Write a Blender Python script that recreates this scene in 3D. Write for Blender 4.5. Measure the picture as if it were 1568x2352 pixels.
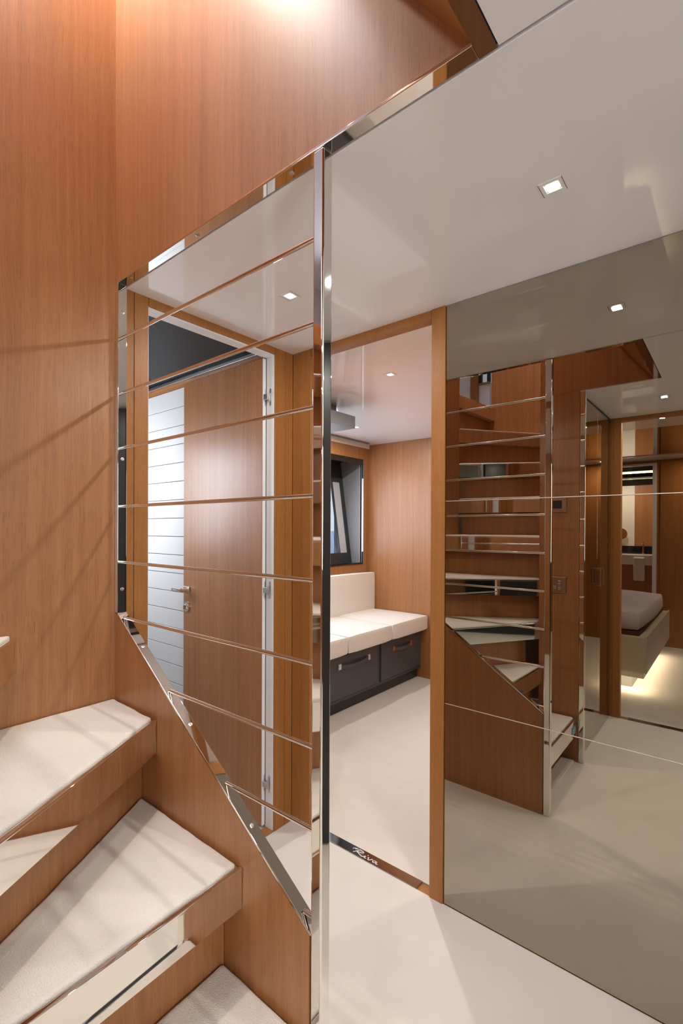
import bpy, bmesh, math, random
from mathutils import Vector, Matrix
random.seed(4)
PI = math.pi
C = bpy.context.scene.collection
for o in list(bpy.data.objects): bpy.data.objects.remove(o)

# ------------------------------------------------------------------ axes: u = along the stair railing and mirror, v = towards the mirror
def P(u, v, z): return Vector((v, u, z))

# ------------------------------------------------------------------ camera
cam_d = bpy.data.cameras.new('camera'); cam = bpy.data.objects.new('camera', cam_d); C.objects.link(cam)
R_ = P(-0.77315088, 0.63421111, 0.00373969); U_ = P(0.00576346, 0.00112959, 0.99998275); F_ = P(0.63419595, 0.7731591, -0.00452859)
cam.matrix_world = Matrix(((R_.x, U_.x, -F_.x, 0), (R_.y, U_.y, -F_.y, 0), (R_.z, U_.z, -F_.z, 1.2555), (0, 0, 0, 1)))
cam_d.sensor_fit = 'VERTICAL'; cam_d.sensor_height = 36; cam_d.sensor_width = 24
cam_d.lens = 1105.89 / 2352 * 36
cam_d.shift_y = (1219.43 - 1176) / 2352
cam_d.clip_start = 0.02; cam_d.clip_end = 800
bpy.context.scene.camera = cam

# ------------------------------------------------------------------ world and exposure
sc = bpy.context.scene
sc.view_settings.view_transform = 'Standard'; sc.view_settings.look = 'None'
sc.view_settings.exposure = 0.0; sc.view_settings.gamma = 1.0; sc.view_settings.use_curve_mapping = False
w = bpy.data.worlds.new('world'); sc.world = w; w.use_nodes = True
wn = w.node_tree; wn.nodes.clear()
bg = wn.nodes.new('ShaderNodeBackground'); wo = wn.nodes.new('ShaderNodeOutputWorld')
tc = wn.nodes.new('ShaderNodeTexCoord'); sx = wn.nodes.new('ShaderNodeSeparateXYZ'); cr = wn.nodes.new('ShaderNodeValToRGB')
wn.links.new(tc.outputs['Generated'], sx.inputs[0]); wn.links.new(sx.outputs['Z'], cr.inputs[0]); wn.links.new(cr.outputs[0], bg.inputs[0]); wn.links.new(bg.outputs[0], wo.inputs[0])
cr.color_ramp.elements[0].color = (.75, .82, .92, 1); cr.color_ramp.elements[1].color = (.28, .45, .85, 1); cr.color_ramp.elements[1].position = .8
bg.inputs[1].default_value = 1.0

def area_light(name, loc, target, size, power, col, size_y=None, parent=None, spread=None):
    d = bpy.data.lights.new(name, 'AREA'); d.energy = power; d.color = col; d.size = size
    if size_y: d.shape = 'RECTANGLE'; d.size_y = size_y
    if spread: d.spread = spread
    o = bpy.data.objects.new(name, d); C.objects.link(o)
    o.location = loc; o.rotation_euler = (target - loc).to_track_quat('-Z', 'Y').to_euler()
    if parent: o.parent = parent; o.location = loc - parent.location
    return o
DAY = (.80, .86, 1.0); WARM = (1.0, .88, .74); LED = (1.0, .965, .92)
# daylight falling in through the deck saloon windows (panes built further down), plus added fills overhead and in the corridor
area_light('saloon_side_window_daylight', P(2.3, -3.2, 3.78), P(.9, .7, 2.4), 2.2, 60, (.80, .80, 1.0), .8)
area_light('saloon_top_fill', P(1.2, -.3, 4.17), P(1.2, -.3, 0), .9, 42, (.80, .84, 1.0), .8)  # added overhead fill for the stair walls; the saloon ceiling is closed here
area_light('cabin_window_daylight', P(2.72, 2.45, 1.42), P(1.2, 2.6, .9), 1.5, 17, DAY, .8)
area_light('shower_port_daylight', P(2.55, .76, 1.45), P(2.4, 1.4, 1.35), .45, 12, (.90, .93, 1.0), .6)
area_light('corridor_fill', P(-2.2, -.42, 1.42), P(1.0, .5, 1.2), .5, 38, (.92, .96, 1.0), 1.0)  # added fill behind the camera; no window is built at this end

# ------------------------------------------------------------------ materials
def mat(name):
    m = bpy.data.materials.new(name); m.use_nodes = True
    return m, m.node_tree, m.node_tree.nodes['Principled BSDF']
def simple(name, col, rough=.5, metal=0., coat=0., spec=.5, noise=None):
    m, t, b = mat(name)
    b.inputs['Base Color'].default_value = (*col, 1); b.inputs['Roughness'].default_value = rough; b.inputs['Metallic'].default_value = metal
    b.inputs['Coat Weight'].default_value = coat; b.inputs['Coat Roughness'].default_value = .02; b.inputs['Specular IOR Level'].default_value = spec
    if noise:
        sc_, amt = noise
        n = t.nodes.new('ShaderNodeTexNoise'); n.inputs['Scale'].default_value = sc_; n.inputs['Detail'].default_value = 4
        g = t.nodes.new('ShaderNodeNewGeometry'); t.links.new(g.outputs['Position'], n.inputs['Vector'])
        mx = t.nodes.new('ShaderNodeMixRGB'); mx.inputs[1].default_value = (*[c * (1 - amt) for c in col], 1); mx.inputs[2].default_value = (*[min(1, c * (1 + amt)) for c in col], 1)
        t.links.new(n.outputs['Fac'], mx.inputs[0]); t.links.new(mx.outputs[0], b.inputs['Base Color'])
        bp = t.nodes.new('ShaderNodeBump'); bp.inputs['Strength'].default_value = .15; bp.inputs['Distance'].default_value = .002
        t.links.new(n.outputs['Fac'], bp.inputs['Height']); t.links.new(bp.outputs[0], b.inputs['Normal'])
    return m
def wood(name, dark, mid, light, rough=.36):
    m, t, b = mat(name)
    g = t.nodes.new('ShaderNodeNewGeometry')
    warp = t.nodes.new('ShaderNodeTexNoise'); warp.inputs['Scale'].default_value = 2.2; warp.inputs['Detail'].default_value = 2
    mpw = t.nodes.new('ShaderNodeMapping'); mpw.inputs['Scale'].default_value = (1, 1, .35)
    t.links.new(g.outputs['Position'], mpw.inputs[0]); t.links.new(mpw.outputs[0], warp.inputs['Vector'])
    add = t.nodes.new('ShaderNodeVectorMath'); add.operation = 'MULTIPLY_ADD'; add.inputs[1].default_value = (.05, .05, .0)
    t.links.new(warp.outputs['Color'], add.inputs[0]); t.links.new(g.outputs['Position'], add.inputs[2])
    def streak(sxy, sz, detail):
        mp = t.nodes.new('ShaderNodeMapping'); mp.inputs['Scale'].default_value = (sxy, sxy, sz)
        n = t.nodes.new('ShaderNodeTexNoise'); n.inputs['Scale'].default_value = 1; n.inputs['Detail'].default_value = detail
        t.links.new(add.outputs[0], mp.inputs[0]); t.links.new(mp.outputs[0], n.inputs['Vector']); return n
    a = streak(48, .9, 5); f = streak(420, 7, 2); br = streak(5, .35, 2)
    r1 = t.nodes.new('ShaderNodeValToRGB'); e = r1.color_ramp.elements
    e[0].position = .3; e[0].color = (*dark, 1); e[1].position = .72; e[1].color = (*light, 1)
    k = r1.color_ramp.elements.new(.5); k.color = (*mid, 1)
    s1 = t.nodes.new('ShaderNodeMath'); s1.operation = 'MULTIPLY_ADD'; s1.inputs[1].default_value = .45
    s2 = t.nodes.new('ShaderNodeMath'); s2.operation = 'MULTIPLY_ADD'; s2.inputs[1].default_value = .30
    s3 = t.nodes.new('ShaderNodeMath'); s3.operation = 'MULTIPLY'; s3.inputs[1].default_value = .25
    t.links.new(br.outputs['Fac'], s3.inputs[0]); t.links.new(f.outputs['Fac'], s2.inputs[0]); t.links.new(s3.outputs[0], s2.inputs[2])
    t.links.new(a.outputs['Fac'], s1.inputs[0]); t.links.new(s2.outputs[0], s1.inputs[2]); t.links.new(s1.outputs[0], r1.inputs[0])
    po = streak(700, 22, 0); pr = t.nodes.new('ShaderNodeValToRGB')
    pr.color_ramp.elements[0].position = .27; pr.color_ramp.elements[0].color = (.78, .76, .74, 1); pr.color_ramp.elements[1].position = .36; pr.color_ramp.elements[1].color = (1, 1, 1, 1)
    t.links.new(po.outputs['Fac'], pr.inputs[0])
    mu = t.nodes.new('ShaderNodeMixRGB'); mu.blend_type = 'MULTIPLY'; mu.inputs[0].default_value = 1
    t.links.new(r1.outputs[0], mu.inputs[1]); t.links.new(pr.outputs[0], mu.inputs[2]); t.links.new(mu.outputs[0], b.inputs['Base Color'])
    b.inputs['Roughness'].default_value = rough
    bp = t.nodes.new('ShaderNodeBump'); bp.inputs['Strength'].default_value = .08; bp.inputs['Distance'].default_value = .001
    t.links.new(f.outputs['Fac'], bp.inputs['Height']); t.links.new(bp.outputs[0], b.inputs['Normal'])
    return m
def emit(name, col, s):
    m = bpy.data.materials.new(name); m.use_nodes = True; t = m.node_tree; t.nodes.clear()
    e = t.nodes.new('ShaderNodeEmission'); e.inputs[0].default_value = (*col, 1); e.inputs[1].default_value = s
    o = t.nodes.new('ShaderNodeOutputMaterial'); t.links.new(e.outputs[0], o.inputs[0]); return m
def carpet(name, col, scale=900, strength=.5, dist=.002):
    m, t, b = mat(name)
    g = t.nodes.new('ShaderNodeNewGeometry'); n = t.nodes.new('ShaderNodeTexNoise'); n.inputs['Scale'].default_value = scale; n.inputs['Detail'].default_value = 3
    n2 = t.nodes.new('ShaderNodeTexNoise'); n2.inputs['Scale'].default_value = 9; n2.inputs['Detail'].default_value = 3
    t.links.new(g.outputs['Position'], n.inputs['Vector']); t.links.new(g.outputs['Position'], n2.inputs['Vector'])
    mx = t.nodes.new('ShaderNodeMixRGB'); mx.inputs[1].default_value = (*[c * .86 for c in col], 1); mx.inputs[2].default_value = (*[c * 1.1 for c in col], 1)
    ad = t.nodes.new('ShaderNodeMath'); ad.operation = 'MULTIPLY_ADD'; ad.inputs[1].default_value = .5
    h = t.nodes.new('ShaderNodeMath'); h.operation = 'MULTIPLY'; h.inputs[1].default_value = .5
    t.links.new(n2.outputs['Fac'], h.inputs[0]); t.links.new(n.outputs['Fac'], ad.inputs[0]); t.links.new(h.outputs[0], ad.inputs[2]); t.links.new(ad.outputs[0], mx.inputs[0])
    t.links.new(mx.outputs[0], b.inputs['Base Color']); b.inputs['Roughness'].default_value = .95; b.inputs['Specular IOR Level'].default_value = .15
    b.inputs['Sheen Weight'].default_value = .25; b.inputs['Sheen Roughness'].default_value = .5
    bp = t.nodes.new('ShaderNodeBump'); bp.inputs['Strength'].default_value = strength; bp.inputs['Distance'].default_value = dist
    t.links.new(n.outputs['Fac'], bp.inputs['Height']); t.links.new(bp.outputs[0], b.inputs['Normal'])
    return m

M = {}
M['wood'] = wood('satin_cherry_wood', (.275, .105, .034), (.37, .155, .054), (.475, .222, .086), .45)
M['wood'].node_tree.nodes['Principled BSDF'].inputs['Coat Weight'].default_value = .5; M['wood'].node_tree.nodes['Principled BSDF'].inputs['Coat Roughness'].default_value = .30
M['wood_trim'] = wood('cherry_trim_wood', (.30, .115, .027), (.36, .145, .036), (.42, .175, .048), .45)
M['chrome'] = simple('polished_steel', (.86, .84, .80), .03, 1.)
M['dark_steel'] = simple('dark_polished_steel', (.42, .38, .35), .07, 1.)
M['satin'] = simple('satin_steel', (.62, .61, .6), .28, 1.)
M['mirror'] = simple('smoked_mirror', (.42, .38, .32), .0, 1.)
M['mirror_edge'] = simple('mirror_bevel', (.9, .87, .8), .35, .8)
M['cab_mirror'] = simple('bronze_mirror_glass', (.47, .41, .33), .01, 1.)
M['ceiling'] = simple('white_lacquer', (.90, .905, .91), .4, 0, .8)
M['white'] = simple('white_paint', (.80, .79, .78), .35)
M['boards'] = simple('white_board_lacquer', (.66, .67, .68), .25)
M['floor'] = carpet('cream_carpet', (.71, .655, .575), 700, .35, .0012)
M['tread'] = carpet('ivory_wool_carpet', (.76, .705, .615), 420, .8, .004)
M['bind'] = simple('carpet_binding', (.66, .60, .52), .9)
M['dark_gap'] = simple('dark_backing', (.02, .02, .022), .6)
M['black_gloss'] = simple('black_lacquer', (.012, .012, .013), .12, 0, .6)
M['dark_gloss'] = simple('dark_glass_panel', (.03, .024, .02), .05, 0, 1.)
M['black_satin'] = simple('black_satin', (.03, .031, .033), .35)
M['grey_panel'] = simple('grey_panel', (.22, .225, .235), .5)
M['pale_grey'] = simple('pale_grey_panel', (.52, .53, .54), .5)
M['charcoal'] = simple('charcoal_leather', (.065, .068, .074), .42, noise=(260, .12))
M['leather'] = simple('ivory_leather', (.82, .775, .70), .45, noise=(300, .03))
M['tab_copper'] = simple('copper_tab', (.55, .19, .06), .3, .6)
M['tab_silver'] = simple('silver_tab', (.72, .72, .72), .35, .6)
M['bed_base'] = simple('beige_leather', (.60, .50, .36), .5, noise=(200, .05))
M['bed_side'] = simple('greige_leather', (.55, .49, .41), .5, noise=(200, .05))
M['cover'] = simple('grey_bed_cover', (.56, .50, .50), .9, noise=(140, .1))
M['brown'] = simple('brown_fabric', (.11, .035, .015), .8)
M['marble'] = simple('pale_marble', (.78, .75, .70), .2, noise=(18, .06))
M['towel'] = simple('white_towel', (.80, .76, .68), .95, noise=(160, .06))
M['teal'] = simple('teal_sign', (.05, .26, .25), .4)
M['sign_white'] = simple('sign_white', (.75, .80, .74), .5)
M['engrave'] = simple('etched_mark', (.80, .78, .76), .6)
M['lamp'] = emit('led_lens', (1, .95, .86), 16)
M['strip'] = emit('led_strip', (1, .9, .68), 5)
M['plate'] = simple('bronze_wall_plate', (.40, .26, .18), .3, .7)
M['screen'] = simple('dark_display', (.035, .033, .03), .2)
M['sea'] = simple('sea_water', (.08, .28, .52), .25, noise=(2.5, .5))
m, t, b = mat('window_glass'); b.inputs['Roughness'].default_value = 0; b.inputs['Metallic'].default_value = 1
tb = t.nodes.new('ShaderNodeBsdfTransparent'); mxs = t.nodes.new('ShaderNodeMixShader'); mxs.inputs[0].default_value = .06
t.links.new(tb.outputs[0], mxs.inputs[1]); t.links.new(b.outputs[0], mxs.inputs[2]); t.links.new(mxs.outputs[0], t.nodes['Material Output'].inputs[0]); M['glass'] = m

# ------------------------------------------------------------------ builders
def bx(bm, u0, u1, v0, v1, z0, z1, bev=0., seg=2):
    r = bmesh.ops.create_cube(bm, size=1)
    vs = r['verts']
    for q in vs:
        q.co = P(u0 if q.co.y < 0 else u1, v0 if q.co.x < 0 else v1, z0 if q.co.z < 0 else z1)
    if bev:
        es = list({e for q in vs for e in q.link_edges})
        bmesh.ops.bevel(bm, geom=es, offset=bev, segments=seg, profile=.5, affect='EDGES')
def prism(bm, pts, off, bev=0., seg=2):
    """pts: closed planar loop of Vectors; off: extrusion Vector"""
    a = [bm.verts.new(p) for p in pts]; b_ = [bm.verts.new(p + off) for p in pts]
    n = len(pts); fs = [bm.faces.new(a), bm.faces.new(b_[::-1])]
    for i in range(n): fs.append(bm.faces.new((a[i], b_[i], b_[(i + 1) % n], a[(i + 1) % n])))
    bmesh.ops.recalc_face_normals(bm, faces=fs)
    if bev:
        es = [e for e in set(fs[0].edges) | set(fs[1].edges)]
        bmesh.ops.bevel(bm, geom=es, offset=bev, segments=seg, profile=.5, affect='EDGES')
def tube(bm, p0, p1, r, seg=16, cap=True, r2=None):
    d = p1 - p0; L = d.length
    q = d.to_track_quat('Z', 'Y').to_matrix().to_4x4(); q.translation = (p0 + p1) / 2
    bmesh.ops.create_cone(bm, cap_ends=cap, segments=seg, radius1=r, radius2=r if r2 is None else r2, depth=L, matrix=q)
def ribbon(bm, pts, width, up, thick=.0004):
    """flat stroke along pts (used for lettering), thin raised band"""
    n = len(pts); L = []; Rr = []
    for i, p in enumerate(pts):
        a = pts[max(0, i - 1)]; c = pts[min(n - 1, i + 1)]; d = (c - a).normalized(); s = d.cross(up).normalized() * width[i] * .5 if isinstance(width, list) else d.cross(up).normalized() * width * .5
        L.append(bm.verts.new(p + s + up * thick)); Rr.append(bm.verts.new(p - s + up * thick))
    for i in range(n - 1): bm.faces.new((L[i], Rr[i], Rr[i + 1], L[i + 1]))
def smooth_pts(ctrl, n=8):
    out = []
    for i in range(len(ctrl) - 1):
        p0 = ctrl[max(0, i - 1)]; p1 = ctrl[i]; p2 = ctrl[i + 1]; p3 = ctrl[min(len(ctrl) - 1, i + 2)]
        for k in range(n):
            s = k / n
            out.append(.5 * ((2 * p1) + (p2 - p0) * s + (2 * p0 - 5 * p1 + 4 * p2 - p3) * s * s + (3 * p1 - p0 - 3 * p2 + p3) * s ** 3))
    out.append(ctrl[-1]); return out
def world_loc(o):
    v = o.location.copy()
    while o.parent: o = o.parent; v += o.location
    return v
def obj(name, bm, m, parent=None, base=None, smooth=True, kind=None, label=None):
    bmesh.ops.recalc_face_normals(bm, faces=bm.faces)
    org = world_loc(parent) if parent else (base if base is not None else Vector((0, 0, 0)))
    if base is not None and parent: org = base
    bmesh.ops.translate(bm, verts=bm.verts, vec=-org)
    me = bpy.data.meshes.new(name); bm.to_mesh(me); bm.free()
    me.materials.append(m)
    o = bpy.data.objects.new(name, me); C.objects.link(o)
    if parent: o.parent = parent; o.location = org - world_loc(parent)
    else: o.location = org
    if smooth:
        me.polygons.foreach_set('use_smooth', [True] * len(me.polygons)); me.set_sharp_from_angle(angle=math.radians(50))
        wm = o.modifiers.new('normals', 'WEIGHTED_NORMAL'); wm.keep_sharp = True; wm.weight = 100
    if kind: o['kind'] = kind
    if label: o['label'] = label
    return o
def box(name, m, u0, u1, v0, v1, z0, z1, parent=None, bev=0., kind=None, label=None, base=None):
    bm = bmesh.new(); bx(bm, u0, u1, v0, v1, z0, z1, bev)
    return obj(name, bm, m, parent, base=base, kind=kind, label=label)
def thing(name, label, cat, base, group=None):
    o = bpy.data.objects.new(name, None); C.objects.link(o); o.location = base; o.empty_display_size = .05
    o['label'] = label; o['category'] = cat
    if group: o['group'] = group
    return o
def struct(name, bm, m, label=None): return obj(name, bm, m, kind='structure')
def sempty(name, base=Vector((0, 0, 0))):
    o = bpy.data.objects.new(name, None); C.objects.link(o); o.location = base; o['kind'] = 'structure'; return o
def tag(o, label, cat, group=None):
    o['label'] = label; o['category'] = cat
    if group: o['group'] = group
    return o

H = 2.0; W = 1.462; R = .7006; RB = .729; U1 = 1.472; VO = -.73   # ceiling height, mirror wall, railing plane (front, back), end wall, opposite wall
UH0 = -2.3

# ------------------------------------------------------------------ floors
bm = bmesh.new()
bx(bm, UH0, 3.0, VO, 1.462, -.1, 0)
struct('floor', bm, M['floor'])
bm = bmesh.new(); bx(bm, -.6, 2.75, 1.508, 3.62, -.1, 0); struct('floor_cabin', bm, M['floor'])
bm = bmesh.new(); bx(bm, -1.6, 2.4, -3.3, -.78, -.1, 0); struct('floor_bedroom', bm, M['floor'])
bm = bmesh.new(); bx(bm, .2, 1.9, -5.1, -3.3, -.1, 0); struct('floor_bathroom', bm, M['marble'])
bm = bmesh.new(); bx(bm, -.6, 2.75, 1.462, 1.508, -.1, -.004); bx(bm, -.2, .7, -.78, -.73, -.1, -.004)
struct('floor_sill', bm, M['wood_trim'])

# ------------------------------------------------------------------ ceilings
ceil = sempty('ceiling', P(0, 0, 2.0))
bm = bmesh.new()
bx(bm, UH0, 3.0, .735, 1.51, 2.012, 2.09); bx(bm, UH0, .283, VO - .05, .735, 2.012, 2.09); bx(bm, .283, .7745, VO - .05, .075, 2.012, 2.09)
obj('ceiling_backing', bm, M['dark_gap'], ceil)
for (a, b2, c, d) in ((UH0, U1 + .05, .7335, 1.47), (UH0, .2875, -.1, .7275), (UH0, .2875, VO - .02, -.1025), (.2865, .66, VO - .02, .104)):
    box('ceiling_panel', M['ceiling'], a, b2, c, d, 2.0, 2.012, ceil, .0012)
bm = bmesh.new(); bx(bm, -.6, 2.75, 1.508, 3.62, 2.02, 2.1); struct('ceiling_cabin', bm, M['ceiling'])
bcl = sempty('ceiling_bedroom', P(.5, -2, 2.02))
box('ceiling_panel', M['ceiling'], -1.6, 2.4, -1.32, -.79, 2.015, 2.08, bcl); box('ceiling_panel', M['ceiling'], -1.6, 2.4, -3.35, -2.88, 2.015, 2.08, bcl)
box('dark_panel', M['dark_gloss'], -1.6, 2.4, -2.876, -1.324, 2.02, 2.08, bcl, label='dark glossy ceiling panel')
bm = bmesh.new(); bx(bm, .2, 1.9, -5.1, -3.35, 2.0, 2.08); struct('ceiling_bathroom', bm, M['dark_gloss'])
bm = bmesh.new(); bx(bm, 1.52, 3.0, .73, 1.5, 2.06, 2.1); struct('ceiling_shower', bm, M['black_gloss'])
bm = bmesh.new(); bx(bm, -2.0, 4.2, -3.3, .8, 4.2, 4.28); struct('ceiling_saloon', bm, M['white'])

# ------------------------------------------------------------------ end wall u = U1 with the shower room door
wl = sempty('wall_end', P(U1, 0, 0))
box('wall_panel', M['wood'], U1, U1 + .05, -.14, RB - .004, 0, 4.2, wl, label='tall wood panel beside the stairs')
for (a, b2) in ((RB - .003, .7595), (.7615, .808)): box('wood_strip', M['wood_trim'], U1, U1 + .05, a, b2, 0, 2.0, wl, .0008)
for (a, b2) in ((1.363, 1.4195), (1.4215, 1.4615)): box('wood_strip', M['wood_trim'], U1, U1 + .05, a, b2, 0, 2.0, wl, .0008)
box('door_header', M['wood_trim'], U1, U1 + .05, .8095, 1.3615, 1.972, 2.0, wl, .0005)
box('wood_threshold', M['wood_trim'], U1 + .002, U1 + .050, .8095, 1.3615, -.002, .004, wl, .001)
d1 = sempty('door_1', P(1.5, 1.36, 0))
bm = bmesh.new(); bx(bm, U1 + .0, U1 + .05, .8075, .8085, 0.004, 1.972)
bx(bm, U1 + .008, U1 + .053, 1.3600, 1.3640, .004, 1.972); bx(bm, U1 + .006, U1 + .053, .8085, 1.36, 1.9665, 1.9725)
obj('door_lining', bm, M['white'], d1)
bm = bmesh.new(); bx(bm, U1 + .056, 2.105, 1.341, 1.362, .012, 1.964, .001)
lf = obj('door_leaf', bm, M['wood'], d1)
bm = bmesh.new(); bx(bm, U1 + .053, U1 + .0558, 1.342, 1.3575, .013, 1.963); obj('door_edge', bm, M['white'], lf, label='white lacquered door edge')
box('door_seal', M['dark_gap'], U1 + .0515, U1 + .0555, 1.3578, 1.3598, .013, 1.963, d1)
for z in (1.801, .999, .19):
    bm = bmesh.new(); 
    for v in (1.3475, 1.3640):
        pass
    bx(bm, 1.5, 1.5255, 1.343, 1.3595, z - .012, z + .012, .001); bx(bm, 1.497, 1.5, 1.345, 1.349, z - .017, z + .017, .0008); bx(bm, 1.497, 1.5, 1.354, 1.358, z - .017, z + .017, .0008)
    for q in (-.006, .006): tube(bm, P(1.4965, 1.351, z + q), P(1.4995, 1.351, z + q), .0018, 8)
    hg = obj('hinge', bm, M['satin'], d1)
    bm = bmesh.new()
    for v0, u0 in ((1.3455, 1.5245), ):
        pts = [P(u0, 1.3565 + .0055 * math.cos(a), z + (.03 if math.sin(a) > 0 else -.03) + .0055 * math.sin(a)) for a in [i * PI / 8 for i in range(17)][:-1]]
        prism(bm, pts, P(.0012, 0, 0))
    pts = [P(1.5 + .006 * math.cos(a), 1.3592, z + (.03 if math.sin(a) > 0 else -.03) + .006 * math.sin(a)) for a in [i * PI / 8 for i in range(16)]]
    prism(bm, pts, P(0, .001, 0)); obj('hinge_plate', bm, M['satin'], hg)
# lever handle and lock
bm = bmesh.new(); bx(bm, 2.047, 2.097, 1.333, 1.341, .944, .972, .003); tube(bm, P(2.06, 1.336, .956), P(2.06, 1.297, .956), .009, 18)
bx(bm, 2.05, 2.125, 1.285, 1.299, .947, .967, .003)
hd = obj('door_handle', bm, M['chrome'], lf)
bm = bmesh.new(); pl = smooth_pts([P(2.108 - .008 * k, 1.2845, .957 + (.003 if k % 2 else -.002)) for k in range(5)], 5); ribbon(bm, pl, .0022, P(0, -1, 0)); obj('handle_mark', bm, M['engrave'], hd)
bm = bmesh.new(); tube(bm, P(2.072, 1.341, .872), P(2.072, 1.334, .872), .023, 28); tube(bm, P(2.072, 1.334, .872), P(2.072, 1.326, .872), .014, 24, r2=.011); bx(bm, 2.069, 2.075, 1.318, 1.327, .861, .883, .001)
obj('door_lock', bm, M['chrome'], lf)

# shower room behind it: white boards, dark reveal, silver trim
wb = sempty('wall_shower', P(2.4, 1.4, 0))
box('wall_backing', M['grey_panel'], 1.522, 3.0, 1.385, 1.44, 0, 2.06, wb)
z = .0
zt = 1.968
k = 0
while zt > .01:
    zb = max(.0, zt - .0945)
    box('wall_board', M['boards'], 1.53, 2.96, 1.374, 1.386, zb + .0012, zt - .0012, wb, .0025)
    zt = zb; k += 1
box('wall_far', M['boards'], 2.94, 3.0, .73, 1.4, 0, 2.06, wb); box('wall_side', M['boards'], 1.522, 2.95, .69, .735, 0, 2.06, wb)
box('wood_cornice', M['wood_trim'], 1.525, 2.95, 1.366, 1.376, 1.968, 1.988, wb); box('metal_rail', M['satin'], 1.525, 2.95, 1.345, 1.376, 1.988, 2.002, wb, .001)
box('dark_fascia', M['black_gloss'], 1.525, 2.95, 1.352, 1.376, 2.002, 2.059, wb)
bm = bmesh.new(); bx(bm, 1.545, 1.565, .75, 1.345, 1.995, 2.012, .001); obj('door_track', bm, M['satin'], wb)

w2 = sempty('window_2', P(2.45, .74, 1.3))
bm = bmesh.new(); bx(bm, 2.16, 2.2, .735, .75, 1.0, 1.7); bx(bm, 2.7, 2.74, .735, .75, 1.0, 1.7); bx(bm, 2.2, 2.7, .735, .75, 1.0, 1.05); bx(bm, 2.2, 2.7, .735, .75, 1.65, 1.7); obj('window_frame', bm, M['white'], w2, smooth=False)
# ------------------------------------------------------------------ mirror wall (v = W)
wr = sempty('wall_right', P(0, W, 0))
box('wall_core', M['dark_gap'], UH0, .752, 1.4715, 1.512, 0, 2.0, wr)
jb = sempty('trim_1', P(.78, W, 0))
box('door_jamb', M['wood_trim'], .7535, .8035, 1.4575, 1.508, 0, 2.0, jb, .0012)
box('door_header', M['wood_trim'], .8045, 1.3675, 1.4622, 1.508, 1.971, 2.0, jb, .0008)
for (a, b2) in ((1.368, 1.4225), (1.4245, 1.471)): box('wood_strip', M['wood_trim'], a, b2, 1.4622, 1.508, 0, 2.0, jb, .0008)
mw = thing('mirror_wall', 'smoked floor-to-ceiling mirror in three stacked panels right of the cabin doorway', 'mirror', P(-.5, W, 0))
for (z0, z1) in ((.004, .6722), (.6752, 1.3466), (1.3496, 1.998)):
    bm = bmesh.new(); bx(bm, UH0 + .01, .7495, W, 1.4705, z0, z1)
    mp = obj('mirror_panel', bm, M['mirror'], mw, smooth=False)
    if z0 > .01: box('bevelled_edge', M['mirror_edge'], UH0 + .01, .7495, W - .0012, W + .004, z0 - .0022, z0 - .0002, mp)
# thresholds
def threshold(name, label, u0, u1, v0, v1, flip=1):
    t_ = thing(name, label, 'threshold', P((u0 + u1) / 2, (v0 + v1) / 2, -.004))
    box('plate', M['dark_steel'], u0, u1, v0, v1, -.004, .003, t_, .0008)
    return t_
th = threshold('door_threshold', 'polished metal threshold plate with script lettering under the cabin doorway', .857, 1.3675, 1.4625, 1.5055)
# hand-lettered word on the plate: a along the plate (0..1), b across
def word_strokes(base_u, base_v, L, Hh):
    S = [
        [(.02, .62), (.06, .86), (.16, .98), (.23, .92), (.19, .60), (.15, .25), (.12, .05)],
        [(.10, .80), (.22, 1.0), (.36, .98), (.40, .78), (.30, .58), (.19, .50), (.28, .34), (.40, .10), (.47, .08)],
        [(.47, .08), (.54, .46), (.525, .14), (.56, .05), (.60, .14)],
        [(.565, .74), (.585, .82)],
        [(.61, .40), (.65, .46), (.665, .08), (.72, .14), (.76, .46), (.80, .38)],
        [(.95, .42), (.88, .48), (.83, .32), (.84, .10), (.89, .10), (.95, .42), (.945, .12), (.98, .05), (1.02, .14)],
    ]
    return [[P(base_u - a * L, base_v + b * Hh, .0032) for a, b in s] for s in S]
bm = bmesh.new()
for s in word_strokes(1.158, 1.4695, .128, .026):
    ribbon(bm, smooth_pts(s, 7), .0032, P(0, 0, 1), .0003)
obj('lettering', bm, M['engrave'], th)
th2 = threshold('door_threshold', 'dark metal threshold plate on the floor of the bedroom doorway', -.12, .553, -.775, -.735)

# cabin door leaf, swung wide open and seen edge-on behind the steel post
dc = sempty('door_2', P(1.37, 1.53, 0))
d_ = Vector((P(1.78, 1.985, 0) - P(1.37, 1.53, 0))).normalized(); nrm = Vector((-d_.y, d_.x, 0))
bm = bmesh.new(); prism(bm, [P(1.372, 1.535, .012) + nrm * s + d_ * q for (s, q) in ((-.015, 0), (-.015, .56), (.015, .56), (.015, 0))], Vector((0, 0, 1.955)), .001)
obj('door_leaf', bm, M['wood'], dc)
for z in (1.80, .99, .19):
    bm = bmesh.new(); bx(bm, 1.3645, 1.3705, 1.472, 1.4985, z - .035, z + .035, .002); bx(bm, 1.358, 1.366, 1.478, 1.493, z - .008, z + .008, .001)
    obj('hinge', bm, M['satin'], dc)

# ------------------------------------------------------------------ stair side panel, upper well wall
ws = sempty('wall_stair', P(1, R, 0))
bm = bmesh.new()
prism(bm, [P(.655, R, 0), P(U1 - .001, R, 0), P(U1 - .001, R, .996), P(1.448, R, .984), P(.655, R, .4435)], P(0, .028, 0)); obj('side_panel', bm, M['wood'], ws, smooth=False, label='wood side panel under the sloping steel rail')
bm = bmesh.new(); bx(bm, .319, U1 - .001, R, RB - .001, 2.0062, 4.2); obj('upper_panel', bm, M['wood'], ws, smooth=False, label='tall wood panel above the opening')
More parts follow.
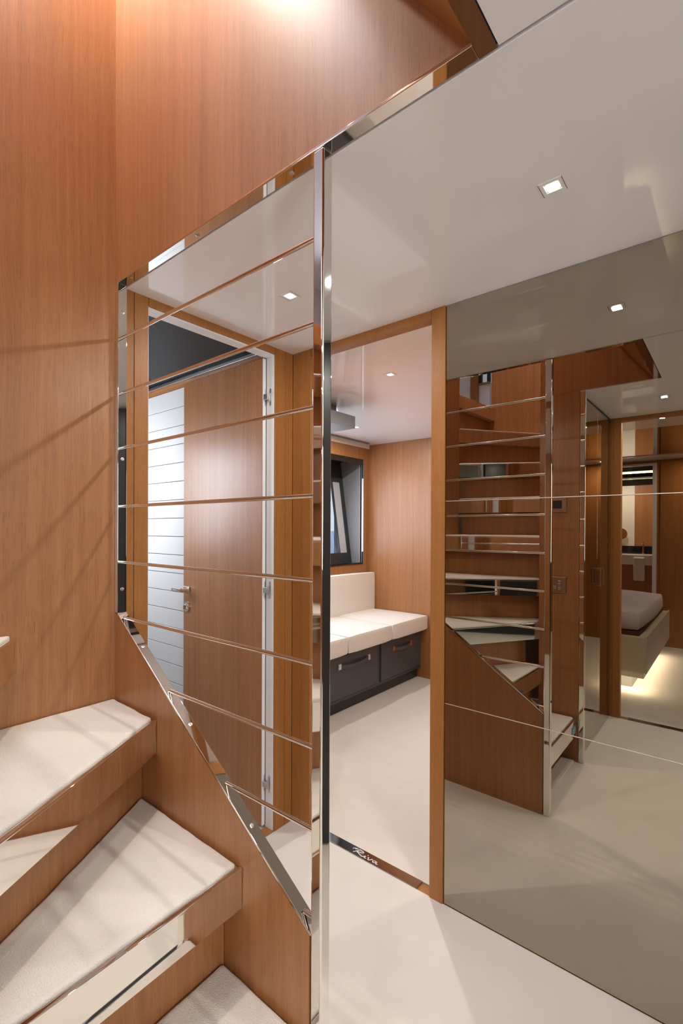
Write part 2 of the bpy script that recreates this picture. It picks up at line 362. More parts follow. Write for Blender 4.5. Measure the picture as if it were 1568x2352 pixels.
# lining of the ceiling opening, sloped soffit
wwl = sempty('wall_stairwell', P(.4, .4, 2))
bm = bmesh.new(); prism(bm, [P(.319, .108, 2.0045), P(.319, R, 2.0045), P(.662, R, 2.455), P(.662, .108, 2.455)], P(-.02, 0, .012)); obj('sloped_panel', bm, M['wood_trim'], wwl, smooth=False)
box('lining_panel', M['wood'], .60, .64, .10, .72, 2.46, 4.2, wwl)
box('lining_panel', M['wood'], .29, .86, .080, .107, 2.0045, 3.1, wwl)
bm = bmesh.new()
prism(bm, [P(.2895, .1075, 2.0), P(.2895, RB, 2.0), P(.3190, RB, 2.0), P(.3190, .1075, 2.0)], P(0, 0, .0045))
rim = obj('opening_rim', bm, M['chrome'], wwl, smooth=False, label='polished steel rim of the ceiling opening')
# enclosing walls of the winding flight
bm = bmesh.new(); bx(bm, .655, .862, .081, .108, 0, 2.0035); obj('inner_wall', bm, M['wood'], wwl, smooth=False)
bm = bmesh.new(); bx(bm, .775, .801, -.75, .0805, 0, 2.9); obj('inner_wall', bm, M['wood'], wwl, smooth=False)
bm = bmesh.new(); bx(bm, .775, 1.495, -.785, -.75, 0, 4.2); obj('back_wall', bm, M['wood'], wwl, smooth=False)
bm = bmesh.new(); bx(bm, U1 + .0505, 1.62, -.162, -.14, 1.7, 4.2); obj('flight_wall', bm, M['wood'], wwl, smooth=False)
bm = bmesh.new(); bx(bm, 1.495, 1.575, -.785, -.75, 1.7, 2.19); obj('flight_wall', bm, M['wood'], wwl, smooth=False)
# saloon on the deck above: far wall with windows
wsal = sempty('wall_saloon', P(4, -1.5, 2.6))
bm = bmesh.new(); bx(bm, 4.0, 4.06, -3.3, -1.62, 2.195, 4.2); bx(bm, 4.0, 4.06, -1.62, .8, 2.195, 3.02); bx(bm, 4.0, 4.06, -1.62, .8, 3.9, 4.2); bx(bm, 4.0, 4.06, -1.05, -.9, 3.02, 3.9); obj('far_wall', bm, M['white'], wsal, smooth=False)
bm = bmesh.new(); bx(bm, 3.0, 4.2, -3.3, .8, 2.108, 2.195); bx(bm, -2, 3.0, -3.3, -.785, 2.108, 2.195); bx(bm, 1.53, 3.0, -.14, .8, 2.108, 2.195); bx(bm, 1.575, 3.0, -.785, -.14, 2.108, 2.195); obj('saloon_floor', bm, M['floor'], wsal, smooth=False)
bm = bmesh.new(); bx(bm, -2, 2.515, -3.36, -3.3, 2.195, 4.2); bx(bm, 3.1, 4.2, -3.36, -3.3, 2.195, 4.2); bx(bm, .55, 4.2, .73, .8, 2.195, 4.2); bx(bm, -2.05, -2.0, -3.3, .8, 2.195, 4.2); bx(bm, -2.0, .6, .73, .8, 2.09, 4.2); bx(bm, -2, .29, -.8, .73, 2.091, 2.12); obj('side_wall', bm, M['wood'], wsal, smooth=False)
bm = bmesh.new(); bx(bm, 3.985, 4.0, -1.64, -1.58, 3.0, 3.92); bx(bm, 3.985, 4.0, -1.07, -.88, 3.0, 3.92); bx(bm, 3.985, 4.0, -1.64, .8, 2.99, 3.03); obj('window_frame', bm, M['black_satin'], wsal, smooth=False)
bm = bmesh.new(); bx(bm, 2.556, 3.1, -3.36, -3.3, 2.195, 3.22); bx(bm, 2.82, 3.1, -3.36, -3.3, 3.22, 4.2); bx(bm, 2.556, 2.82, -3.36, -3.3, 3.9, 4.2); obj('pale_panel', bm, M['white'], wsal, smooth=False)
bm = bmesh.new(); bx(bm, 2.71, 2.82, -3.36, -3.27, 2.195, 4.2); bx(bm, 2.556, 2.71, -3.31, -3.28, 3.20, 3.225); obj('window_post', bm, M['wood_trim'], wsal, smooth=False)
bm = bmesh.new(); bx(bm, 2.556, 2.60, -3.34, -3.31, 3.225, 3.9); bx(bm, 2.67, 2.71, -3.34, -3.31, 3.225, 3.9); obj('window_frame', bm, M['black_satin'], wsal, smooth=False)
box('corner_post', M['wood'], 3.1, 3.18, -1.25, -1.12, 2.69, 4.2, wsal)

# ------------------------------------------------------------------ opposite wall (v = VO) and cabinet
wo_ = sempty('wall_left', P(0, VO, 0))
bm = bmesh.new(); bx(bm, .64, .774, VO - .05, VO, 0, 2.012); obj('wood_pier', bm, M['wood_trim'], wo_, smooth=False)
bm = bmesh.new(); bx(bm, UH0, -.16, VO - .05, VO, 0, 2.012); obj('wood_panel', bm, M['wood'], wo_, smooth=False)
box('door_jamb', M['wood_trim'], .596, .6395, VO - .05, VO + .003, 0, 2.0, wo_, .001); box('door_jamb', M['wood_trim'], -.16, -.122, VO - .05, VO + .003, 0, 2.0, wo_, .001)
box('door_header', M['wood_trim'], -.1215, .5955, VO - .05, VO + .002, 1.975, 2.0, wo_, .0008)
cb = thing('wardrobe', 'bronze mirror-glass wardrobe beside the bedroom doorway', 'wardrobe', P(.75, -.35, 0))
box('carcass', M['black_satin'], .672, .773, -.725, .076, .0, 1.988, cb)
for i, (a, b2) in enumerate(((-.3285, .0755), (-.7265, -.3315))):
    d = box('door', M['cab_mirror'], .656, .671, a, b2, .004, 1.985, cb, .0015)
    v = (-.29 if i == 0 else -.37)
    bm = bmesh.new(); bx(bm, .630, .656, v - .006, v + .006, .92, .930, .001); bx(bm, .630, .656, v - .006, v + .006, 1.01, 1.02, .001); bx(bm, .628, .634, v - .008, v + .008, .915, 1.025, .001)
    obj('handle', bm, M['plate'], d)
box('top_rail', M['dark_gap'], .658, .773, -.725, .076, 1.988, 1.999, cb)

# far end of the corridor behind the camera
we = sempty('wall_back', P(UH0, 0, 0))
bm = bmesh.new(); bx(bm, UH0 - .05, UH0, VO, 1.46, 0, 2.01); obj('dark_panel', bm, M['black_satin'], we, smooth=False)
bm = bmesh.new(); bx(bm, UH0, -1.25, VO, VO + .012, 0, 1.9); obj('dark_door', bm, M['black_satin'], wo_, smooth=False)

# dark door leaf standing open at an angle where the corridor turns, just behind the viewer
d4 = sempty('door_4', P(.0, 1.45, 0))
d_ = (P(-.47, .97, 0) - P(.005, 1.452, 0)).normalized(); nrm = Vector((-d_.y, d_.x, 0))
bm = bmesh.new(); prism(bm, [P(.005, 1.445, .01) + nrm * s_ + d_ * q for (s_, q) in ((-.0, 0), (-.0, .62), (.03, .62), (.03, .0))], Vector((0, 0, 1.98))); obj('door_leaf', bm, M['black_satin'], d4, smooth=False)
# ------------------------------------------------------------------ railing
rl = thing('stair_railing', 'polished steel stair railing with post, thin horizontal rods and sloping flat bar', 'railing', P(.637, .715, 0))
bm = bmesh.new(); bx(bm, .6232, .6515, R, RB - .0005, 0, 1.9992, .0045, 4); obj('post', bm, M['chrome'], rl)
def flat(bm, u0, z0, u1, z1, th_, v0=R - .0005, v1=RB - .0005):
    d = Vector((u1 - u0, 0, z1 - z0)).normalized(); nx, nz = -d.z, d.x
    prism(bm, [P(u0, v0, z0), P(u1, v0, z1), P(u1 + nx * th_, v0, z1 + nz * th_), P(u0 + nx * th_, v0, z0 + nz * th_)], P(0, v1 - v0, 0), .0012, 2)
bm = bmesh.new(); bx(bm, .3192, U1 - .0005, R - .0006, RB - .0008, 1.9994, 2.006, .0012, 2)
topb = obj('top_bar', bm, M['chrome'], rl)
bm = bmesh.new(); bx(bm, 1.454, 1.4712, R - .0006, RB - .0006, .996, 1.9992, .0014, 2); jam = obj('side_bar', bm, M['chrome'], rl)
bm = bmesh.new(); flat(bm, .6518, .4435, 1.457, .9915, .0058); dia = obj('sloping_bar', bm, M['chrome'], rl)
zs = [1.837, 1.668, 1.4995, 1.3215, 1.151, .9825]
def rod(p0, p1):
    bm = bmesh.new(); tube(bm, p0, p1, .0048, 18, False)
    obj('rod', bm, M['chrome'], rl)
for z in zs: rod(P(.6515, .714, z), P(1.454, .714, z))
sl = (.9915 - .4435) / (1.457 - .6518)
for z in (.8145, .6475, .472):
    rod(P(.6515, .714, z), P(.6518 + (z - .4435 - .009) / sl, .714, z))
def screw(parent, c, n):
    bm = bmesh.new(); n = n.normalized()
    q = n.to_track_quat('Z', 'Y').to_matrix().to_4x4(); q.translation = c
    prof = [(.0052, 0), (.0052, .0009), (.0042, .0012), (.0026, .0012), (.0026, .0003), (0, .0003)]
    N = 18; rings = []
    for r_, h_ in prof[:-1]:
        rings.append([bm.verts.new(q @ Vector((r_ * math.cos(2 * PI * k / N), r_ * math.sin(2 * PI * k / N), h_))) for k in range(N)])
    for a, b_ in zip(rings, rings[1:]):
        for k in range(N): bm.faces.new((a[k], a[(k + 1) % N], b_[(k + 1) % N], b_[k]))
    bm.faces.new(rings[-1]); obj('screw', bm, M['satin'], parent)
for z in (1.915, 1.466, 1.068): screw(jam, P(1.454, .7145, z), P(-1, 0, 0))
for u in (.724, 1.063, 1.398): screw(topb, P(u, .7145, 1.9993), P(0, 0, -1))
dn = Vector((0, -sl, 1)).normalized()
for u in (1.333, 1.092, .848):
    screw(dia, P(u, .7145, .4435 + (u - .6518) * sl) + dn * .0056, dn)

# inner newel strip seen in the mirror
nw = thing('newel_strip', 'polished steel corner post on the far side of the stair foot', 'post', P(.64, .095, 0))
box('strip', M['chrome'], .6265, .6545, .0795, .109, 0, 2.0, nw, .004)

# ------------------------------------------------------------------ staircase
st = thing('staircase', 'winding wooden staircase with ivory carpeted treads and mirrored steel nosings', 'stairs', P(1.1, .4, 0))
rise = [.0, .240, .4935, .735, .972, 1.218, 1.463, 1.708, 1.953, 2.198, 2.443, 2.688]
# nose lines: (outer end, inner end)
N = {1: ((.666, R - .0015), (.666, .110)), 2: ((.861, R - .0015), (.838, .110)), 3: ((1.228, R - .0015), (.856, .110)),
     4: ((U1 - .001, .440), (.866, .082)), 5: ((U1 - .001, .130), (.803, .050)), 6: ((U1 - .001, -.122), (.803, -.185)),
     7: ((U1, -.141), (.803, -.535)), 8: ((U1 + .01, -.163), (1.060, -.748)), 9: ((U1 + .02, -.164), (1.466, -.748)),
     10: ((1.58, -.164), (1.56, -.748)), 11: ((2.03, -.164), (2.03, -.748))}
def V2(t_): return Vector((t_[0], t_[1]))
def backline(n):   # where riser of tread n+1 stands: nose n+1 set back
    a, b_ = V2(N[n + 1][0]), V2(N[n + 1][1]); d = (b_ - a).normalized(); nn = Vector((-d.y, d.x))
    # direction of climb
    prev = (V2(N[n][0]) + V2(N[n][1])) / 2; mid = (a + b_) / 2
    if nn.dot(mid - prev) < 0: nn = -nn
    return a, b_, nn
outline = {}
def clampU(p, n): return p
for n in range(1, 11):
    a, b_ = V2(N[n][0]), V2(N[n][1]); c, d, nn = backline(n)
    off = .066 if n < 9 else .0
    dd = (d - c).normalized()
    c2, d2 = c + nn * off, d + nn * off
    # slide the set-back ends along the riser line back to the walls
    def onv(p, v): return p + dd * ((v - p.y) / dd.y)
    def onu(p, u): return p + dd * ((u - p.x) / dd.x)
    if n <= 2: c2 = onv(c2, R - .0015); d2 = onv(d2, .110)
    elif n == 3: c2 = onu(c2, U1 - .001); d2 = onu(d2, .875)
    elif n in (4, 5): c2 = onu(c2, U1 - .001); d2 = onu(d2, .803)
    poly = [a, b_]
    if n == 3: poly = [a, b_]; 
    if n == 7: poly = [a, b_, Vector((.803, -.748))]
    poly = poly + [d2, c2]
    if n == 3: poly.append(Vector((U1 - .001, R - .0015)))
    if n == 2 and c2.x > U1 - .001: pass
    outline[n] = (poly, c2, d2)
def tread(n):
    poly, c2, d2 = outline[n]; z = rise[n]
    a, b_ = poly[0], poly[1]; d = (b_ - a).normalized(); nn = Vector((-d.y, d.x))
    cen = sum(poly, Vector((0, 0))) / len(poly)
    if nn.dot(cen - a) < 0: nn = -nn
    bm = bmesh.new(); prism(bm, [P(p.x, p.y, z - .030) for p in [a + nn * .004, b_ + nn * .004] + poly[2:]], P(0, 0, .018))
    tr = obj('tread', bm, M['wood'], st, smooth=False)
    # mirror steel fascia plate (nosing)
    bm = bmesh.new(); f = [a, b_, b_ + nn * .004, a + nn * .004]
    prism(bm, [P(p.x, p.y, z - .098) for p in f], P(0, 0, .086)); obj('fascia', bm, M['chrome'], tr, smooth=False, label='mirror-polished steel fascia')
    bm = bmesh.new(); f = [a - nn * .0015, b_ - nn * .0015, b_ + nn * .009, a + nn * .009]
    prism(bm, [P(p.x, p.y, z - .0125) for p in f], P(0, 0, .0065), .001); obj('nosing_trim', bm, M['chrome'], tr)
    bm = bmesh.new(); f = [a + nn * .004, b_ + nn * .004, b_ + nn * .05, a + nn * .05]
    prism(bm, [P(p.x, p.y, z - .096) for p in f], P(0, 0, .012)); obj('nosing_return', bm, M['wood'], tr, smooth=False)
    # carpet pad with a soft uneven outline
    ins = .005; pts = []
    m_ = len(poly)
    area = sum(poly[i].x * poly[(i + 1) % m_].y - poly[(i + 1) % m_].x * poly[i].y for i in range(m_)); sgn = 1 if area > 0 else -1
    inner = []
    for i in range(m_):
        p0, p1, p2 = poly[i - 1], poly[i], poly[(i + 1) % m_]
        e1 = (p1 - p0).normalized(); e2 = (p2 - p1).normalized(); n1 = Vector((-e1.y, e1.x)) * sgn; n2 = Vector((-e2.y, e2.x)) * sgn
        h = n1 + n2
        if h.length < .2: h = n1
        h = h.normalized(); k = ins / max(.35, h.dot(n1)); inner.append(p1 + h * k)
    inner[0] = inner[0] + nn * .008; inner[1] = inner[1] + nn * .008
    rnd = random.Random(n)
    for i in range(m_):
        p1, p2 = inner[i], inner[(i + 1) % m_]; L = (p2 - p1).length; kk = max(2, int(L / .03)); r_ = min(.005, L * .3)
        d = (p2 - p1).normalized(); nn2 = Vector((-d.y, d.x)) * sgn
        for q in range(kk + 1):
            t_ = r_ + (L - 2 * r_) * q / kk
            pts.append(p1 + d * t_ + nn2 * rnd.uniform(-.0012, .0015))
    bm = bmesh.new(); nP = len(pts); cen = sum(pts, Vector((0, 0))) / nP
    rings = []
    for (sc_, zz) in ((0.0, -.012), (0.0, -.004), (.0035, .0), (.012, .0015), (.05, .0012)):
        ring = []
        for p in pts:
            q = p + (cen - p).normalized() * sc_
            ring.append(bm.verts.new(P(q.x, q.y, z + zz + (rnd.uniform(-.0004, .0004) if sc_ < .03 else 0))))
        rings.append(ring)
    for r0, r1 in zip(rings, rings[1:]):
        for i in range(nP): bm.faces.new((r0[i], r0[(i + 1) % nP], r1[(i + 1) % nP], r1[i]))
    bm.faces.new(rings[-1]); bm.faces.new(rings[0][::-1])
    obj('carpet', bm, M['tread'], tr)
    # riser up to the next tread
    if n < 9:
        bm = bmesh.new(); dr = (d2 - c2).normalized(); nr = Vector((-dr.y, dr.x))
        if nr.dot(cen - c2) > 0: nr = -nr
        prism(bm, [P(p.x, p.y, z - .030) for p in (c2, d2, d2 + nr * .012, c2 + nr * .012)], P(0, 0, rise[n + 1] - z - .001)); obj('riser', bm, M['wood'], st, smooth=False)
for n in range(1, 10): tread(n)
# bottom riser, set back under the first tread
box('riser', M['wood'], .74, .752, .110, R - .0015, 0, rise[1] - .03, st)
bm = bmesh.new(); bx(bm, .672, .738, .116, R - .008, .0, .010, .004, 3); tag(obj('toe_mat', bm, M['tread'], base=P(.7, .4, 0)), 'narrow pale carpet strip on the floor under the lowest stair tread', 'carpet')
# little escape-route sign on the lowest fascia
sg = thing('exit_sign', 'small teal escape sign stuck on the lowest steel stair fascia', 'sign', P(.665, .1525, .155))
bm = bmesh.new(); bx(bm, .6645, .6658, .118, .190, .160, .205, .0003); obj('sign_plate', bm, M['teal'], sg)
bm = bmesh.new(); pf = lambda a, b_: P(.6643, .121 + a * .066, .163 + b_ * .039)
for s in (((.06, .5), (.26, .95)), ((.06, .5), (.26, .05)), ((.06, .5), (.5, .5)), ((.6, .1), (.72, .5), (.64, .8)), ((.72, .5), (.86, .1)), ((.6, .6), (.86, .66))):
    ribbon(bm, [pf(*q) for q in s], .004, P(-1, 0, 0), .0003)
obj('sign_symbol', bm, M['sign_white'], sg)

# ------------------------------------------------------------------ wall controls on the inner wall
tp = thing('thermostat', 'bronze framed climate control with dark display on the stair inner wall', 'thermostat', P(.765, .108, 1.35))
box('frame', M['plate'], .720, .812, .108, .115, 1.350, 1.436, tp, .002); box('display', M['screen'], .742, .806, .115, .1165, 1.371, 1.416, tp, .0005)
box('metal_edge', M['chrome'], .7185, .7215, .108, .116, 1.350, 1.436, tp)
sw = thing('switch_panel', 'square bronze light switch plate below the thermostat', 'switch', P(.76, .108, .905))
box('plate', M['plate'], .718, .802, .108, .114, .905, .994, sw, .002)
for (a, b2, c, d) in ((.768, .785, .928, .945), (.745, .760, .922, .938), (.745, .760, .944, .960), (.745, .760, .966, .975)): box('button', M['satin'], a, b2, .114, .116, c, d, sw, .001)

# ------------------------------------------------------------------ ceiling spotlights
def downlight(u, v, z, power, label, group=None, col=LED, rot=0, frame=.024):
    t_ = thing('ceiling_light', label, 'light', P(u, v, z), group)
    bm = bmesh.new(); s = frame; h = .0155
    for (a, b2, c, d) in ((-s, s, -s, -h), (-s, s, h, s), (-s, -h, -h, h), (h, s, -h, h)): bx(bm, u + a, u + b2, v + c, v + d, z - .0016, z + .001, .0004, 1)
    obj('frame', bm, M['ceiling'], t_)
    for q in (-s, s): box('frame_edge', M['chrome'], u + q - .0006, u + q + .0006, v - s, v + s, z - .002, z, t_)
    bm = bmesh.new(); bx(bm, u - .0115, u + .0115, v - .0105, v + .0105, z - .0012, z - .0002); obj('lens', bm, M['lamp'], t_)
    area_light('spot_beam', P(u, v, z - .006), P(u, v, z - 1), .028, power, col, parent=t_)
downlight(.313, 1.099, 2.0, 4.5, 'square recessed ceiling spotlight nearest the smoked mirror')
downlight(1.108, 1.087, 2.0, 3, 'square recessed ceiling spotlight outside the shower room door')
downlight(.315, -.285, 2.0, 3.5, 'square recessed ceiling spotlight by the wardrobe')
downlight(-.75, 1.09, 2.0, 3.5, 'added unseen ceiling spotlight in the corridor behind the viewer, mirror side')  # unseen lamp behind the camera, added to even out the corridor light
downlight(-.75, -.28, 2.0, 3.5, 'added unseen ceiling spotlight in the corridor behind the viewer, bedroom side')  # second unseen corridor lamp, added as fill
downlight(1.330, 1.998, 2.02, 10, 'ceiling spotlight in the sofa cabin nearest the doorway')
downlight(2.215, 2.875, 2.02, 9, 'ceiling spotlight in the sofa cabin beside the dark ceiling box')
downlight(.3, 2.8, 2.02, 10, 'added unseen ceiling spotlight in the corner of the sofa cabin away from the window')  # added cabin fill lamp, out of view past the door jamb
downlight(.392, -.949, 2.015, 7, 'ceiling spotlight just inside the bedroom doorway')
downlight(-.7, -2.9, 2.015, 9, 'added unseen ceiling spotlight in the far corner of the bedroom')  # added bedroom fill lamp, outside the view
downlight(.15, -3.05, 2.015, 7, 'warm ceiling spotlight against the far wood wall of the bedroom', col=WARM)
downlight(1.20, -4.25, 2.0, 8, 'ceiling spotlight over the bathroom vanity')
downlight(2.25, 1.05, 2.06, 5, 'added unseen ceiling spotlight inside the shower room', col=(.93, .96, 1.0))  # unseen lamp added to brighten the white boards
box('soffit', M['white'], 1.0, U1 - .002, .22, R - .002, 3.35, 3.45, wwl)
downlight(1.30, .47, 3.35, 19, 'ceiling spotlight high above the stairwell', col=WARM)

# ------------------------------------------------------------------ sofa cabin
UB = 2.61; VB = 3.58
wc = sempty('wall_cabin', P(2, VB, 0))
bm = bmesh.new(); bx(bm, -.6, UB + .1, VB, VB + .05, 0, 2.06); obj('back_wall', bm, M['wood'], wc, smooth=False)
box('side_wall', M['wood'], -.65, -.6, 1.5, 3.6, 0, 2.06, wc)
bm = bmesh.new(); bx(bm, -.6, .75, 1.512, 1.53, 0, 2.05); bx(bm, 1.43, 2.7, 1.512, 1.53, 0, 2.05); obj('front_wall', bm, M['wood'], wc, smooth=False)
WV0, WV1, WZ0, WZ1 = 1.7, 3.485, .950, 1.868
bm = bmesh.new(); bx(bm, UB, UB + .03, 1.53, VB, 0, WZ0); bx(bm, UB, UB + .03, WV1, VB, WZ0, 1.985); bx(bm, UB, UB + .03, 1.53, WV0, WZ0, 1.985); bx(bm, UB, UB + .03, WV0, WV1, WZ1, 1.985)
obj('window_wall', bm, M['wood'], wc, smooth=False)
box('wall_cornice', M['white'], UB - .004, UB + .03, 1.53, VB, 1.985, 2.02, wc, .001)
tr_ = thing('curtain_track', 'dark slim curtain track on the cabin ceiling above the window', 'curtain track', P(2.53, 2.8, 2.02))
box('rail', M['grey_panel'], 2.525, 2.545, 1.7, 3.46, 2.006, 2.02, tr_, .001)
win = sempty('window_1', P(UB, 2.9, WZ0))
uo = lambda z: UB + .125 + (z - WZ0) * .15            # the hull window leans outwards
def slant(name, m, v0, v1, z0, z1, d0, d1, label=None):
    bm = bmesh.new(); prism(bm, [P(uo(z0) + d0, v0, z0), P(uo(z1) + d0, v0, z1), P(uo(z1) + d1, v0, z1), P(uo(z0) + d1, v0, z0)], P(0, v1 - v0, 0))
    return obj(name, bm, m, win, smooth=False, label=label)
bm = bmesh.new(); bx(bm, UB - .004, UB + .32, WV0 - .012, WV0, WZ0 - .012, WZ1 + .012); bx(bm, UB - .004, UB + .32, WV0, WV1, WZ0 - .012, WZ0); bx(bm, UB - .004, UB + .32, WV0, WV1, WZ1, WZ1 + .012)
bx(bm, UB - .002, UB + .05, WV0, WV1, WZ1 - .035, WZ1)
obj('window_frame', bm, M['black_gloss'], win, smooth=False)
box('window_reveal', M['grey_panel'], UB - .002, UB + .34, WV1, WV1 + .012, WZ0 - .012, WZ1 + .012, win, label='matt grey side reveal')
for u in (UB + .012, UB + .03): box('guide_rail', M['pale_grey'], u, u + .0025, WV1 - .003, WV1, WZ0, WZ1 - .035, win)
box('light_edge', M['white'], UB - .008, UB + .006, WV1 - .008, WV1, WZ0 + .10, WZ1 - .16, win, label='pale vertical edge strip')
slant('window_sash', M['black_satin'], 3.44, WV1, WZ0, WZ1, 0, .03); slant('window_sash', M['black_satin'], WV0, 3.44, WZ0, WZ0 + .088, 0, .03); slant('window_sash', M['black_satin'], WV0, 3.44, 1.685, WZ1, 0, .03)
slant('blind', M['pale_grey'], 3.338, 3.44, WZ0 + .088, 1.685, .008, .014, 'pale grey blind strip')
slant('mullion', M['black_satin'], 3.328, 3.338, WZ0 + .088, 1.685, 0, .02)
slant('pane', M['glass'], WV0, 3.328, WZ0 + .088, 1.685, .014, .018)

sf = thing('bench_sofa', 'ivory leather bench sofa on a charcoal drawer base along the cabin window wall', 'sofa', P(2.3, 2.8, 0))
SV0 = 1.975
box('base', M['charcoal'], 2.062, 2.60, SV0, VB - .003, .085, .412, sf, .003); box('plinth', M['black_satin'], 2.10, 2.59, SV0 + .02, VB - .003, .0, .085, sf)
edges = [3.577, 3.040, 2.508, SV0]
def cushion(u0, u1, v0, v1, z0, z1, r=.022):
    bm = bmesh.new(); bx(bm, u0, u1, v0, v1, z0, z1)
    bmesh.ops.subdivide_edges(bm, edges=bm.edges, cuts=5, use_grid_fill=True)
    cu, cv, cz = (u0 + u1) / 2, (v0 + v1) / 2, (z0 + z1) / 2; hu, hv, hz = (u1 - u0) / 2, (v1 - v0) / 2, (z1 - z0) / 2
    for q in bm.verts:
        d = Vector((q.co.x - cv, q.co.y - cu, q.co.z - cz)); c = Vector((max(-hv + r, min(hv - r, d.x)), max(-hu + r, min(hu - r, d.y)), max(-hz + r, min(hz - r, d.z))))
        e = d - c
        if e.length > 0: e = e.normalized() * r
        q.co = Vector((cv, cu, cz)) + c + e
        fx = 1 - ((q.co.x - cv) / hv) ** 2; fy = 1 - ((q.co.y - cu) / hu) ** 2
        if hz < .2 and q.co.z > cz: q.co.z += .008 * max(0, fx) * max(0, fy)
    return bm
for a, b2 in zip(edges, edges[1:]): obj('seat_cushion', cushion(1.988, 2.57, b2 + .0005, a - .0005, .413, .540), M['leather'], sf)
obj('backrest', cushion(2.535, 2.604, SV0, 3.577, .5, .865, .012), M['leather'], sf)
for i, (v0, v1) in enumerate(((2.975, 3.545), (2.365, 2.925))):
    bm = bmesh.new(); bx(bm, 2.050, 2.064, v0, v1, .112, .395, .002)
    dr = obj('drawer', bm, M['charcoal'], sf)
    box('shadow_gap', M['dark_gap'], 2.0605, 2.0635, v0 - .006, v1 + .006, .104, .408, dr)
    vc = (v0 + v1) / 2; s = .125 if i == 0 else .165
    bm = bmesh.new(); n = 12; rows = []
    for k in range(n + 1):
        a = -1 + 2 * k / n; sag = .012 * (1 - a * a); rows.append([P(2.046 - .022 * (1 - a ** 2) - d, vc + a * s, .330 + dz - sag) for d, dz in ((0, .013), (.003, .013), (.003, -.013), (0, -.013))])
    vs = [[bm.verts.new(p) for p in r_] for r_ in rows]
    for r0, r1 in zip(vs, vs[1:]):
        for q in range(4): bm.faces.new((r0[q], r0[(q + 1) % 4], r1[(q + 1) % 4], r1[q]))
    bm.faces.new(vs[0]); bm.faces.new(vs[-1]); obj('strap_handle', bm, M['charcoal'], dr)
    for sg_ in (-1, 1):
        c = vc + sg_ * s; box('tab', M['tab_copper'] if i == 0 else M['tab_silver'], 2.040, 2.0505, c - .014, c + .014, .312, .350, dr, .0015, label='copper strap tab' if i == 0 else 'silver strap tab')
vb = thing('ceiling_box', 'dark grey rectangular box hanging from the sofa cabin ceiling', 'ceiling unit', P(2.0, 2.2, 2.02))
box('housing', M['grey_panel'], 1.84, 2.3, 1.85, 2.375, 1.880, 1.955, vb, .002); box('neck', M['grey_panel'], 1.93, 2.22, 1.9, 2.30, 1.955, 2.02, vb, .001)
sea = bmesh.new(); bx(sea, 6, 400, -250, 350, -1.3, -1.0); tag(obj('sea', sea, M['sea'], base=P(20, 2, -1.1), smooth=False), 'blue sea outside the cabin window', 'sea'); bpy.data.objects['sea']['kind'] = 'stuff'

# ------------------------------------------------------------------ bedroom and bathroom, seen only in the mirror
wbd = sempty('wall_bedroom', P(0, -3.3, 0))
bm = bmesh.new(); bx(bm, -1.6, .672, -3.35, -3.3, 0, 2.02); bx(bm, 1.35, 2.45, -3.35, -3.3, 0, 2.02); obj('far_wall', bm, M['wood_trim'], wbd, smooth=False)
box('wall_panel', M['wood_trim'], -1.6, .640, -3.3, -3.292, .0, 1.99, wbd, .001)
bm = bmesh.new(); bx(bm, -1.65, -1.6, -3.3, -.78, 0, 2.05); obj('side_wall', bm, M['wood'], wbd, smooth=False)
bm = bmesh.new(); bx(bm, 2.4, 2.45, -3.3, -.78, 0, 2.05); bx(bm, .775, 2.45, -.81, -.786, 0, 2.0); obj('side_wall', bm, M['wood'], wbd, smooth=False)
d3 = sempty('door_3', P(.7, -3.3, 0))
bm = bmesh.new(); bx(bm, .673, .712, -3.36, -3.296, 0, 1.985); bx(bm, 1.31, 1.349, -3.36, -3.296, 0, 1.985); bx(bm, .712, 1.31, -3.36, -3.296, 1.965, 1.985); obj('door_frame', bm, M['white'], d3, smooth=False)
box('door_header', M['wood_trim'], .673, 1.349, -3.36, -3.297, 1.985, 2.02, d3)
for z in (1.72, .98): box('hinge', M['satin'], .711, .714, -3.345, -3.315, z - .03, z + .03, d3)
bed = thing('bed', 'double bed with grey cover on a floating beige leather base', 'bed', P(1.3, -2.2, 0))
box('base', M['bed_base'], .532, 2.2, -2.95, -1.36, .165, .435, bed, .006); box('base_skirt', M['leather'], .540, 2.2, -2.94, -1.366, .118, .165, bed, .004)
box('side_rail', M['bed_side'], .520, .534, -2.95, -1.365, .160, .445, bed, .003); box('plinth', M['grey_panel'], .64, 2.1, -2.85, -1.52, 0, .118, bed)
box('platform', M['brown'], .575, 2.2, -2.93, -1.40, .435, .47, bed)
bm = cushion(.548, 2.18, -2.92, -1.37, .44, .645, .09)
for q in bm.verts:
    if q.co.z < .5: q.co.z += .012 * math.sin(q.co.y * 17 + q.co.x * 5)
obj('bed_cover', bm, M['cover'], bed)
bm = bmesh.new(); bx(bm, .70, .712, -2.8, -1.55, .100, .112); obj('led_strip', bm, M['strip'], bed)
area_light('bed_glow', P(.585, -2.1, .112), P(.45, -2.1, 0), .08, 5, (1, .90, .72), 1.5, parent=bed).rotation_euler = (0, 0, PI / 2)
area_light('bed_glow_foot', P(.9, -1.44, .112), P(.9, -1.3, 0), .6, 3, (1, .88, .66), .03, parent=bed).rotation_euler = (0, 0, PI / 2)
wbt = sempty('wall_bathroom', P(1, -4.7, 0))
bm = bmesh.new(); bx(bm, 1.078, 1.9, -4.75, -4.70, 0, 1.86); obj('cream_panel', bm, M['leather'], wbt, smooth=False)
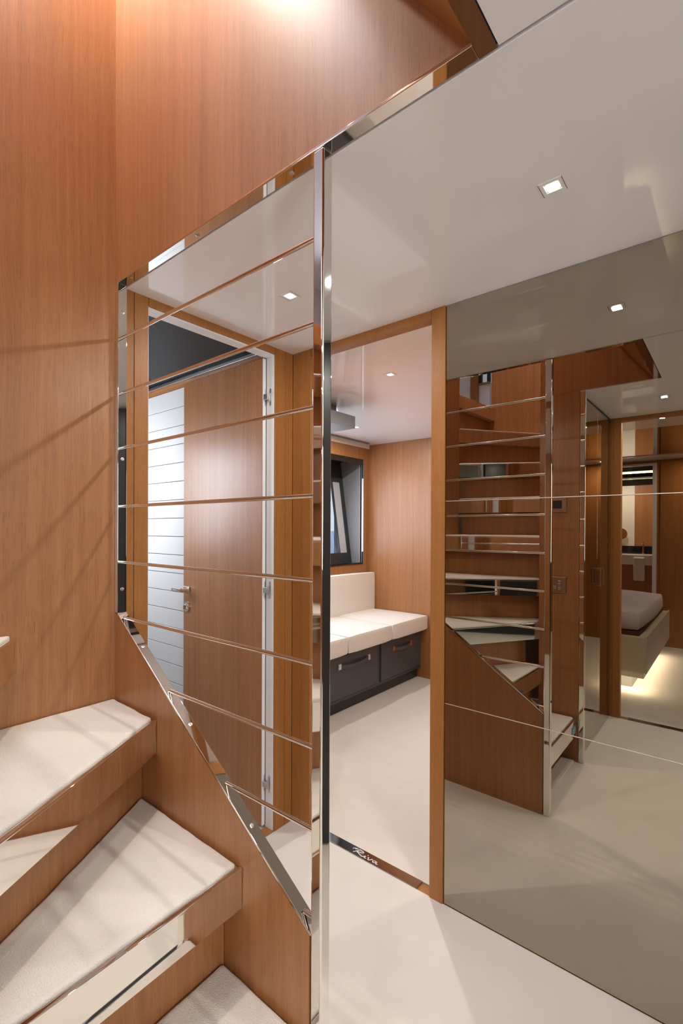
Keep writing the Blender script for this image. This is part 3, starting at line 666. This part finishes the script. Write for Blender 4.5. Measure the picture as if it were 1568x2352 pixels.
bm = bmesh.new(); bx(bm, .2, 1.076, -4.76, -4.70, 0, 1.86); obj('wood_panel', bm, M['wood'], wbt, smooth=False)
box('dark_band', M['dark_gloss'], .2, 1.9, -4.76, -4.69, 1.862, 2.0, wbt)
bm = bmesh.new(); bx(bm, .2, .25, -4.7, -3.36, 0, 2.0); bx(bm, 1.85, 1.9, -4.7, -3.36, 0, 2.0); obj('side_panel', bm, M['wood'], wbt, smooth=False)
vn = thing('vanity', 'marble topped bathroom vanity with dark splashback', 'vanity', P(1.05, -4.5, 0))
box('cabinet', M['wood'], .72, 1.7, -4.69, -4.33, .15, .80, vn, .002); box('counter', M['marble'], .70, 1.72, -4.695, -4.30, .802, .93, vn, .004)
box('splashback', M['black_gloss'], .70, 1.72, -4.699, -4.68, .93, 1.035, vn, .002)
bm = bmesh.new(); tube(bm, P(.96, -4.58, .93), P(.96, -4.58, 1.09), .011, 16); tube(bm, P(.96, -4.58, 1.075), P(.96, -4.47, 1.065), .009, 14); bx(bm, .952, .968, -4.60, -4.56, 1.09, 1.10, .002); obj('faucet', bm, M['chrome'], vn)
tag(box('towel', M['towel'], .905, 1.03, -4.299, -4.270, .60, .90, None, .012, base=P(.96, -4.3, .6)), 'folded white hand towel hanging in front of the marble counter', 'towel')
mr = thing('shaving_mirror', 'round silver wall mirror on the cream bathroom wall', 'mirror', P(1.23, -4.69, 1.2))
bm = bmesh.new(); tube(bm, P(1.23, -4.70, 1.2), P(1.23, -4.66, 1.2), .012, 12); tube(bm, P(1.23, -4.66, 1.2), P(1.23, -4.65, 1.2), .075, 32); obj('mirror_disc', bm, M['chrome'], mr)
ls = thing('strip_light', 'long warm strip light across the dark bathroom ceiling', 'light', P(1.1, -4.28, 2.0))
box('diffuser', M['strip'], .3, 1.8, -4.285, -4.262, 1.992, 1.9995, ls)
area_light('strip_beam', P(1.05, -4.27, 1.985), P(1.05, -4.27, 0), 1.2, 8, (1, .9, .72), .03, parent=ls).rotation_euler = (0, 0, PI / 2)
